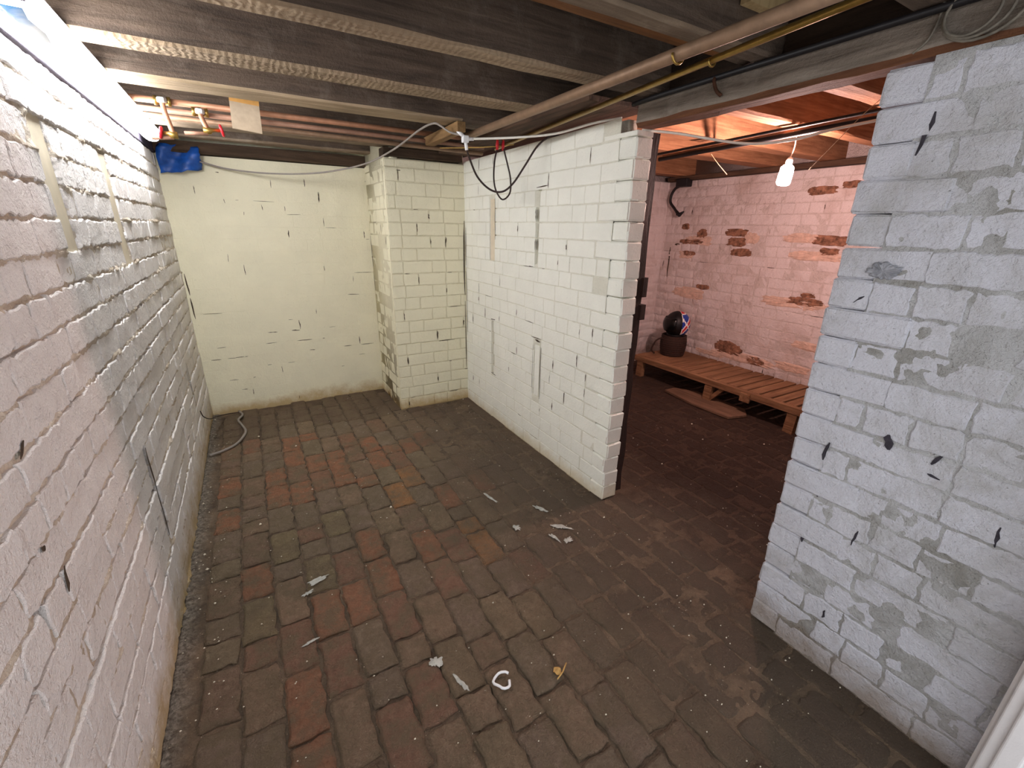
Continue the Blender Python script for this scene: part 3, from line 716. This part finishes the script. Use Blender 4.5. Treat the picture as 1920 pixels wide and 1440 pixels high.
M_card = plain('grey_weathered_board', '#b09d86', .85, var=.12, scale=20, bump=.3)
M_card2 = plain('fresh_orange_board_edge', '#cf9a55', .8, var=.08)
pb = thing('packing_board', 'short weathered board hanging in front of the copper pipes', 'board', (.105, 2.90, 2.10), rot=(0, math.radians(4), 0))
pb_ = MB().add([(-.065, 0, -.03), (.065, 0, -.03), (.07, -.005, -.155), (-.062, -.005, -.152), (-.065, .012, -.03), (.065, .012, -.03), (.07, .007, -.155), (-.062, .007, -.152)],
               [(0, 3, 2, 1), (4, 5, 6, 7), (0, 1, 5, 4), (1, 2, 6, 5), (2, 3, 7, 6), (3, 0, 4, 7)])
obj('board_face', pb_.mesh('board_face', M_card), pb)
obj('top_edge', MB().box((-.065, -.004, -.03), (.065, .014, .0)).mesh('top_edge', M_card2), pb)['label'] = 'orange fresh cut edge'
M_stub = wood('brown_offcut', '#6f5335', '#a07f57', 'Y', bump=.5)
o = thing('timber_offcut', 'short brown timber stub jutting out below the joists', 'timber', me=MB().add(
    [(1.085, 3.0, 1.985), (1.145, 3.0, 1.985), (1.125, 2.47, 1.985), (1.075, 2.47, 1.985), (1.085, 3.03, 2.035), (1.145, 3.03, 2.035), (1.125, 2.47, 2.035), (1.075, 2.47, 2.035)],
    [(0, 1, 2, 3)[::-1], (4, 5, 6, 7), (0, 1, 5, 4), (1, 2, 6, 5), (2, 3, 7, 6), (3, 0, 4, 7)]).mesh('timber_offcut', M_stub)); bevel(o)

# blue polythene in the corner
M_blue = plain('crumpled_blue_polythene', '#1c4fa0', .4, var=.35, scale=22)
g = 9; V = []; R = random.Random(2)
for r in range(g):
    for c_ in range(g):
        s_, t_ = c_/(g-1), r/(g-1)
        V.append((XL+.02+.24*s_+R.uniform(-.006, .006), YB-.055-.02*math.sin(s_*7+t_*4)+R.uniform(-.01, .01), 2.0-.15*t_-(.03*(1-s_)*t_)+R.uniform(-.008, .008)))
Fc = [(r*g+c_, (r+1)*g+c_, (r+1)*g+c_+1, r*g+c_+1) for r in range(g-1) for c_ in range(g-1)]
o = thing('polythene_sheet', 'crumpled blue polythene stuffed into the corner below the light', 'plastic sheet', me=mesh('polythene_sheet', V, Fc, M_blue))
sm = o.modifiers.new('thick', 'SOLIDIFY'); sm.thickness = .004
# made-up blue patch on the light cover, standing for a sky artefact
t = NT('pale_blue_sky_patch'); X, Y, Z = t.xyz()
c = t.mix(t.ramp(t.math('ADD', Y, t.math('MULTIPLY', t.noise(30, 5), .12)), 1.66, 1.80), lin('#2f9be6'), lin('#f2f8fc'))
M_sky = t.done(c, .5)
V = []; Fc = []; pts = [(-.412, 1.60), (-.38, 1.575), (-.352, 1.60), (-.36, 1.66), (-.356, 1.76), (-.365, 1.84), (-.39, 1.80), (-.414, 1.70)]
fz = lambda x_: LZ+.042-math.sqrt(max(.0, .0465**2-(x_-LX)**2))
cx_, cy_ = -.385, 1.70
V = [(cx_, cy_, fz(cx_))]+[(x_, y_, fz(x_)) for x_, y_ in pts]
V2 = [(v[0], v[1], v[2]+.0015) for v in V]
skypatch = obj('sky_patch', mesh('sky_patch', [(v[0]-LX, v[1]-2.55, v[2]-LZ) for v in V], [(0, 1+(i+1) % 8, 1+i) for i in range(8)], M_sky, True), lamp); skypatch['label'] = 'made-up pale blue sky patch on the light cover'

# ------------------------------------------------------------------ cables in the main room
M_black = plain('black_cable_sheath', '#1d1a1c', .5, var=.2)
M_brownc = plain('dark_brown_flex', '#33231f', .5, var=.2)
M_grey = plain('grey_cable_sheath', '#8b827b', .5, var=.1)
M_white = plain('white_cable_sheath', '#e6e1d6', .45, var=.05)
M_whitep = plain('white_plastic', '#e9e9ea', .35, var=.03)
def cable(name, label, P, r, mat, cat='cable', n=7, parent=None, k=8):
    me = MB().tube(curve(P, n), r, k).mesh(name, mat, True)
    if parent: return obj(name, me, parent)
    return thing(name, label, cat, me=me)
JB = np.array([1.123, 2.478, 1.955])          # junction box
cable('grey_cable', 'thin grey cable swagged from the blue polythene to the junction box',
      [(-.19, YB-.06, 1.905), (-.02, 4.07, 1.868), (.25, 3.98, 1.85), (.55, 3.80, 1.86), (.80, 3.50, 1.905), (.90, 3.1, 1.955), (.96, 2.75, 2.02), (.99, 2.60, 2.033), (1.015, 2.565, 2.02), (1.055, 2.52, 1.985), tuple(JB+np.array([-.015, 0, .015]))], .0055, M_grey)
jb = thing('junction_box', 'small white junction box hanging between three cables', 'junction box', tuple(JB))
o = obj('box', MB().box((-.018, -.014, -.02), (.018, .014, .016)).mesh('box', M_whitep), jb); bevel(o, .005)
obj('cable_gland', MB().tube([(-.012, 0, .012), (-.04, .01, .036)], .0095, 10).mesh('cable_gland', M_whitep, True), jb)
obj('cable_gland', MB().tube([(.003, 0, -.016), (.008, 0, -.055)], .009, 10).mesh('cable_gland', M_whitep, True), jb)
obj('cable_gland', MB().tube([(.014, 0, .0), (.05, 0, .004)], .009, 10).mesh('cable_gland', M_whitep, True), jb)
cable('white_cable', 'white cable from the junction box over the partition top', [tuple(JB+np.array([.045, 0, .004])), (1.26, 2.42, 1.962), (1.40, 2.30, 1.967), (1.50, 2.15, 1.972), (1.57, 1.95, 1.993), (1.62, 1.80, 1.996)], .0062, M_white)
cable('brown_flex', 'dark brown flex looping from junction box to partition top', [tuple(JB+np.array([.008, 0, -.05])), (1.150, 2.49, 1.87), (1.21, 2.51, 1.775), (1.285, 2.50, 1.712), (1.345, 2.46, 1.70), (1.40, 2.43, 1.745), (1.46, 2.40, 1.84), (1.52, 2.37, 1.94), (1.575, 2.33, 1.99), (1.62, 2.3, 1.995)], .0055, M_brownc)
lead = thing('test_lead', 'brown lead loop with red clip ends on the pipe', 'lead', (1.44, 2.64, 1.985))
obj('lead_loop', MB().tube(curve([(-.028, .01, -.03), (-.05, .0, -.10), (-.066, -.02, -.2), (-.055, -.03, -.27), (-.015, -.04, -.318), (.03, -.05, -.28), (.04, -.04, -.2), (.03, -.02, -.12), (.012, .0, -.03)], 7), .005, 8).mesh('lead_loop', M_brownc, True), lead)
for s_ in (-.03, .01):
    cl = obj('red_clip', MB().tube([(s_, .005, -.038), (s_, .006, -.012), (s_+.002, .006, .012), (s_+.003, .006, .028)], [.007, .0105, .007, .004], 9).mesh('red_clip', M_red, True), lead)
    obj('clip_jaw', MB().box((s_-.002, 0, .012), (s_+.003, .012, .036)).mesh('clip_jaw', M_brass), cl)
cable('earth_wire', 'thin yellowish wire strung behind the red clips', [(1.16, 2.95, 1.972), (1.3, 2.82, 1.970), (1.43, 2.68, 1.972), (1.50, 2.6, 1.978)], .003, M_brass)
cable('black_conduit', 'black cable lying along the top of the beam', [(1.572, 1.68, 2.022), (1.571, 1.5, 2.026), (1.571, 1.0, 2.027), (1.571, .5, 2.028), (1.571, .2, 2.028)], .010, M_black)
M_rope = plain('dusty_grey_wire', '#6e675c', .7, var=.3, scale=50)
b = MB()
for k in range(3):
    cx, r1, r2 = .545+.01*k, .075-.012*k, .06-.006*k
    b.tube([(XP-.012-.004*k, cx+r1*math.cos(a), 2.0+r2*math.sin(a)) for a in np.linspace(.5*k, 2*math.pi+.5*k, 26)], .0035, 6)
thing('wire_coil', 'loops of dusty wire hanging on the beam above the grey wall', 'wire', me=b.mesh('wire_coil', M_rope, True))
cable('dusty_wire', 'dusty wire trailing down beam face beside the wire coil', [(XP-.008, .63, 2.045), (XP-.01, .632, 2.0), (XP-.008, .645, 1.965), (XP-.006, .67, 1.945)], .003, M_rope, 'wire')
# floor cables in the corner
cable('floor_cable', 'grey cable end curling on the floor by left wall corner', [(-.26, 4.10, .012), (-.235, 4.0, .012), (-.265, 3.9, .012), (-.24, 3.78, .012), (-.215, 3.62, .012), (-.27, 3.44, .012), (-.35, 3.36, .012), (-.43, 3.32, .013)], .0085, M_grey)
cable('brown_wire', 'thin brown wire trailing from left wall to the floor corner', [(XL+.012, 3.40, .31), (XL+.02, 3.42, .26), (XL+.035, 3.6, .17), (XL+.06, 3.85, .09), (-.33, 4.03, .03), (-.26, 4.07, .014)], .0035, M_brownc)

# ------------------------------------------------------------------ pendant bulb
M_bulb = emissive('lit_bulb_glass', BULB_COLOR, BULB_STRENGTH)
PS = 1.09
pend = thing('pendant_bulb', 'bare lit bulb hanging by a flex from the back room joists', 'bulb', (2.72, 1.615, 1.865), rot=(0, math.radians(10), 0))
obj('bulb', MB().lathe([(.015, -.002), (.024, -.008), (.031, -.016), (.033, -.05), (.033, -.088), (.028, -.098), (.012, -.102)], 16, M=Matrix.Scale(PS, 4)).mesh('bulb', M_bulb, True), pend)
obj('lamp_holder', MB().lathe([(.006, .035), (.013, .032), (.017, .02), (.017, -.006)], 14).mesh('lamp_holder', M_whitep, True), pend)
obj('flex', MB().tube(curve([(0, 0, .034), (.0, -.005, .09), (-.02, -.01, .14), (-.03, -.015, .172)], 4), .0035, 6).mesh('flex', M_white, True), pend)

# ------------------------------------------------------------------ back room
M_bench = wood('worn_bench_timber', '#6d4a34', '#a9805f', 'X', bump=.5)
M_benchy = wood('worn_bench_rail', '#6d4a34', '#a9805f', 'Y', bump=.5)
bench = thing('slatted_bench', 'low slatted timber bench along the flaking far wall', 'bench', (3.52, 2.4, 0))
def bx(name, a, b_, mat, par, **kw):
    loc = par.location if par.parent is None else Vector((0, 0, 0))
    a = [p-q for p, q in zip(a, loc)]; b_ = [p-q for p, q in zip(b_, loc)]
    o = obj(name, MB().box(a, b_, jit=kw.get('jit', .001)).mesh(name, mat), par); bevel(o, .003, 1); return o
bx('front_rail', (3.50, .9, .165), (3.545, 3.36, .222), M_benchy, bench)
bx('back_rail', (4.06, .9, .155), (4.10, 3.36, .198), M_benchy, bench)
y = .92; R = random.Random(5)
while y < 2.98:
    wd = R.uniform(.078, .092)
    bx('slat', (3.548, y, .2), (4.125+R.uniform(-.01, .01), y+wd, .222+R.uniform(-.002, .002)), M_bench, bench); y += wd+R.uniform(.016, .022)
bx('end_board', (3.548, 2.99, .2), (4.12, 3.36, .224), M_bench, bench)
def bar(name, a, b_, w_, d_, mat, par):
    a = Vector(a)-par.location; b_ = Vector(b_)-par.location; dv = (b_-a).normalized()
    s1 = dv.cross(Vector((1, 0, 0))).normalized()*w_; s2 = Vector((1, 0, 0))*d_
    V = [p+i*s1+j*s2 for p in (a, b_) for i, j in ((-.5, -.5), (.5, -.5), (.5, .5), (-.5, .5))]
    return obj(name, mesh(name, V, [(0, 1, 2, 3), (7, 6, 5, 4), (0, 4, 5, 1), (1, 5, 6, 2), (2, 6, 7, 3), (3, 7, 4, 0)], mat, False), par)
for y_ in (3.28, 2.42, 1.66):
    bar('leg', (3.53, y_, .0225 if y_ == 2.42 else 0), (3.53, y_-.01, .18), .075, .05, M_benchy, bench)
    bar('leg', (4.06, y_, 0), (4.06, y_, .18), .06, .05, M_benchy, bench)
bar('brace', (3.53, 2.40, .024), (3.53, 2.27, .175), .035, .03, M_benchy, bench)
bx('bracket', (3.485, 2.0, .13), (3.502, 2.09, .205), M_bench, bench)
M_plank = wood('loose_floor_plank', '#5d4638', '#8d6d58', 'Y', bump=.4)
pts = [(3.37, 2.78), (3.31, 2.42), (3.32, 2.05), (3.50, 2.0), (3.62, 2.1), (3.62, 2.6), (3.5, 2.78)]
k = len(pts); b = MB().add([(x_, y_, .004) for x_, y_ in pts]+[(x_, y_, .022) for x_, y_ in pts], [tuple(range(k-1, -1, -1)), tuple(range(k, 2*k))]+[(i, (i+1) % k, k+(i+1) % k, k+i) for i in range(k)])
thing('loose_board', 'flat worn board lying on the floor below the bench', 'board', me=b.mesh('loose_board', M_plank))
# pot and helmet
M_pot = plain('dark_brown_wicker', '#33211a', .85, var=.35, scale=50, bump=.6)
pot = thing('basket_pot', 'dark ribbed brown pot standing on the bench end', 'pot', (3.87, 3.17, .224))
prof = [(.118, 0)]
for i in range(9):
    z_ = .012+i*.022; r_ = .122+.012*math.sin(i/8*2.6)
    prof += [(r_, z_), (r_+.005, z_+.009), (r_, z_+.018)]
prof += [(.128, .21), (.132, .218), (.120, .222), (.110, .20), (.10, .15)]
obj('pot_body', MB().lathe(prof, 28).mesh('pot_body', M_pot, True), pot)
obj('handle', MB().tube(curve([(-.10, .06, .19), (-.16, .10, .15), (-.19, .12, .05), (-.16, .10, .01)], 5), .009, 8).mesh('handle', M_pot, True), pot)
M_hb = plain('matt_black_shell', '#0f0d0f', .5, var=.2); M_hblue = plain('flag_blue_print', '#1f3a94', .4, var=.08); M_hred = plain('flag_red_print', '#c8202f', .4, var=.06); M_hw = plain('flag_white_print', '#e9e4e0', .4, var=.04)
hel = thing('helmet', 'black helmet with red white and blue flag sides resting on the pot', 'helmet', (3.865, 3.15, .565))
nu_, nv_ = 72, 44; V = []; Fc = []; I = []
toC = np.array([-.63, -.62, .2]); 
fx = np.array([-RX[0], -RX[1], 0]); fx /= np.linalg.norm(fx)           # the helmet faces away along the bench, flag on its flank
for j in range(nv_+1):
    th = math.pi*(.02+.80*j/nv_)
    for i in range(nu_):
        ph = 2*math.pi*i/nu_
        V.append((.135*math.sin(th)*math.cos(ph), .128*math.sin(th)*math.sin(ph), .138*math.cos(th)))
side = np.array([-fx[1], fx[0], 0]);
if side@np.array([-1, -1, 0]) < 0: side = -side                      # flank that looks to the camera
for j in range(nv_):
    for i in range(nu_):
        f = (j*nu_+i, j*nu_+(i+1) % nu_, (j+1)*nu_+(i+1) % nu_, (j+1)*nu_+i)
        c_ = np.mean([V[a] for a in f], 0)/.135
        a_ = -(c_@fx); z_ = c_[2]                                      # a_ grows towards the back of the shell
        col = 0
        if a_ > .06 and z_ > -.72:
            q = a_-.52; w1 = z_-.02
            d1 = abs(w1*.8-q*1.0)/1.28; d2 = abs(w1*.8+q*1.0)/1.28
            if abs(w1) < .0: col = 2
            col = 1
            if d1 < .19 or abs(z_-.93) < .10: col = 3
            if d1 < .10 or z_ > .90: col = 2
            if d2 < .05: col = 3
            if a_ < .1: col = 3
        Fc.append(f); I.append(col)
k = len(V); V.append((0, 0, .138)); 
Fc += [(i, k, (i+1) % nu_)[::-1] for i in range(nu_)]; I += [2]*nu_
obj('shell', mesh('shell', V, Fc, None, True, [M_hb, M_hblue, M_hred, M_hw], I), hel)
M_vis = plain('smoked_visor', '#0a0a0c', .25, var=.1)
V = []; n1_, n2_ = 14, 8
for j in range(n2_+1):
    el = math.radians(-28+58*j/n2_)
    for i in range(n1_+1):
        a_ = math.radians(-68+136*i/n1_); d = fx*math.cos(a_)+np.cross([0, 0, 1], fx)*math.sin(a_)
        V.append(tuple(.142*math.cos(el)*d+np.array([0, 0, .142*math.sin(el)])))
Fc = [(j*(n1_+1)+i, j*(n1_+1)+i+1, (j+1)*(n1_+1)+i+1, (j+1)*(n1_+1)+i) for j in range(n2_) for i in range(n1_)]
vo = obj('visor', mesh('visor', V, Fc, M_vis), hel); sm = vo.modifiers.new('t', 'SOLIDIFY'); sm.thickness = .004; sm.offset = 1
obj('rim', MB().tube([(.088*math.cos(a), .083*math.sin(a), -.113) for a in np.linspace(0, 2*math.pi, 25)], .009, 7).mesh('rim', M_hb, True), hel)

# dark post behind the partition end
M_post = wood('nearly_black_post', '#1f1310', '#3b2721', 'Z', bump=.7)
post = thing('door_post', 'dark timber post standing behind the partition end', 'post', (1.735, 1.72, 0))
b = MB(); R = random.Random(6)
zs = np.linspace(0, 1.93, 18); V = []
for z_ in zs: V += [(sx*.034+R.uniform(-.006, .006), sy*.03+R.uniform(-.004, .004), z_) for sx, sy in ((-1, -1), (1, -1), (1, 1), (-1, 1))]
Fc = [(i*4+q, i*4+(q+1) % 4, i*4+4+(q+1) % 4, i*4+4+q) for i in range(17) for q in range(4)]+[(3, 2, 1, 0), (68, 69, 70, 71)]
obj('shaft', mesh('shaft', V, Fc, M_post, False), post)
obj('hinge_block', MB().box((.02, -.045, 1.17), (.05, -.01, 1.27)).mesh('hinge_block', M_post), post)
obj('hinge_block', MB().box((.02, -.045, 1.05), (.055, -.01, 1.13)).mesh('hinge_block', M_post), post)

# pipes and wires in the back room
for i, (dx, dz, r_, mt, lb) in enumerate([(0, 0, .014, M_black, 'thickest black pipe of the run under back room joists'), (.035, .022, .010, M_cu2, 'thin copper pipe beside the black run under back room joists'), (-.03, .028, .008, M_black, 'thin black cable above the black run under back room joists')]):
    thing('pipe_run', lb, 'pipe', group='pipes under the back room joists', me=MB().tube([(2.55+dx, 2.42, 1.962+dz), (2.6+dx, 1.85, 1.985+dz), (2.62+dx, .9, 2.012+dz), (2.62+dx, .0, 2.02+dz)], r_, 9).mesh('pipe_run', mt, True))
M_rope2 = plain('tan_string', '#a98c6c', .8)
cable('pale_cable', 'pale sagging cable crossing the opening under the beam', [(1.66, 1.70, 1.935), (1.80, 1.62, 1.925), (2.05, 1.45, 1.885), (2.2, 1.32, 1.895), (2.3, 1.2, 1.93), (2.4, 1.0, 1.96), (2.42, .8, 1.97)], .006, M_white)
cable('thin_cord', 'thin pale cord slanting down beside the lit bulb', [(2.40, 1.08, 2.045), (2.45, 1.18, 1.985), (2.52, 1.30, 1.90), (2.58, 1.42, 1.81)], .0013, M_rope2, 'cord')
cable('hanging_wire', 'short pale wire end dangling below the black pipe', [(2.56, 2.02, 1.955), (2.60, 1.99, 1.90), (2.68, 1.97, 1.84)], .002, M_rope2, 'wire')
bxo = thing('cable_box', 'black box on top of the far wall with drooping hose', 'box', (4.06, 3.47, 1.965))
o = obj('box_body', MB().box((-.05, -.07, -.03), (.04, .07, .05)).mesh('box_body', M_black), bxo); bevel(o, .008)
obj('hose', MB().tube(curve([(0, .06, -.02), (.02, .13, -.04), (.02, .17, -.10), (.02, .17, -.17), (.02, .11, -.23), (.01, .06, -.27), (.01, .01, -.31)], 6), [.014]*30+[.017]*7, 9).mesh('hose', M_black, True), bxo)
obj('hose_end', MB().tube([(.0, .045, -.285), (.01, .015, -.30), (.0, -.04, -.27)], [.02, .022, .008], 9).mesh('hose_end', M_black, True), bxo)

# ------------------------------------------------------------------ litter on the floor
M_leaf = plain('dry_leaf', '#c29a5d', .8, var=.25, scale=60)
def scrap(name, label, cat, c, r, mat, seed, h=.010, lift=.012):
    R_ = random.Random(seed); k = 9
    V = [(c[0], c[1], h+lift)]+[(c[0]+r*R_.uniform(.55, 1.2)*math.cos(2*math.pi*i/k), c[1]+r*R_.uniform(.55, 1.2)*math.sin(2*math.pi*i/k), h+R_.uniform(-.003, lift)) for i in range(k)]
    o = thing(name, label, cat, me=mesh(name, V, [(0, 1+i, 1+(i+1) % k) for i in range(k)], mat, False))
    s_ = o.modifiers.new('t', 'SOLIDIFY'); s_.thickness = .002; return o
lf = scrap('dry_leaf', 'dry yellowish leaf scrap on the trodden floor', 'leaf', (.735, .90), .018, M_leaf, 1)
obj('leaf_stalk', MB().tube([(.715, .875, .012), (.745, .885, .016), (.775, .905, .02)], .0025, 5).mesh('leaf_stalk', M_leaf, True), lf)
thing('torn_ring', 'torn white plastic ring lying on the dark floor bricks', 'scrap', me=MB().tube([(.545+.028*math.cos(a)*(1+.2*math.sin(3*a)), .965+.03*math.sin(a), .011+.004*math.sin(2*a)) for a in np.linspace(.4, 6.0, 16)], .005, 6).mesh('torn_ring', M_whitep, True))
# tiny flakes of paint and lime: nobody could count them
b = MB(); R = random.Random(12)
for i in range(700):
    x_, y_ = R.uniform(-.40, 1.55), R.uniform(.3, 4.0)
    if R.random() < .35: x_ = R.choice([R.uniform(1.2, 1.57), R.uniform(-.43, -.3)])
    if R.random() < .15: x_, y_ = R.uniform(1.6, 3.2), R.uniform(.9, 2.3)
    s_ = R.uniform(.0014, .0045)*(2 if R.random() < .06 else 1); a = R.uniform(0, 6.3)
    z_ = .007+R.uniform(0, .002)
    V = [(x_+s_*math.cos(a+q), y_+s_*math.sin(a+q)*R.uniform(.4, 1), z_) for q in (0, 1.6, 3.1, 4.7)]+[(x_, y_, z_+s_)]
    b.add(V, [(0, 1, 4), (1, 2, 4), (2, 3, 4), (3, 0, 4), (3, 2, 1, 0)])
thing('paint_flakes', 'tiny pale flakes of paint scattered over the brick floor', 'debris', me=b.mesh('paint_flakes', plain('lime_flake', '#d8cdb8', .7, var=.15)), kind='stuff')
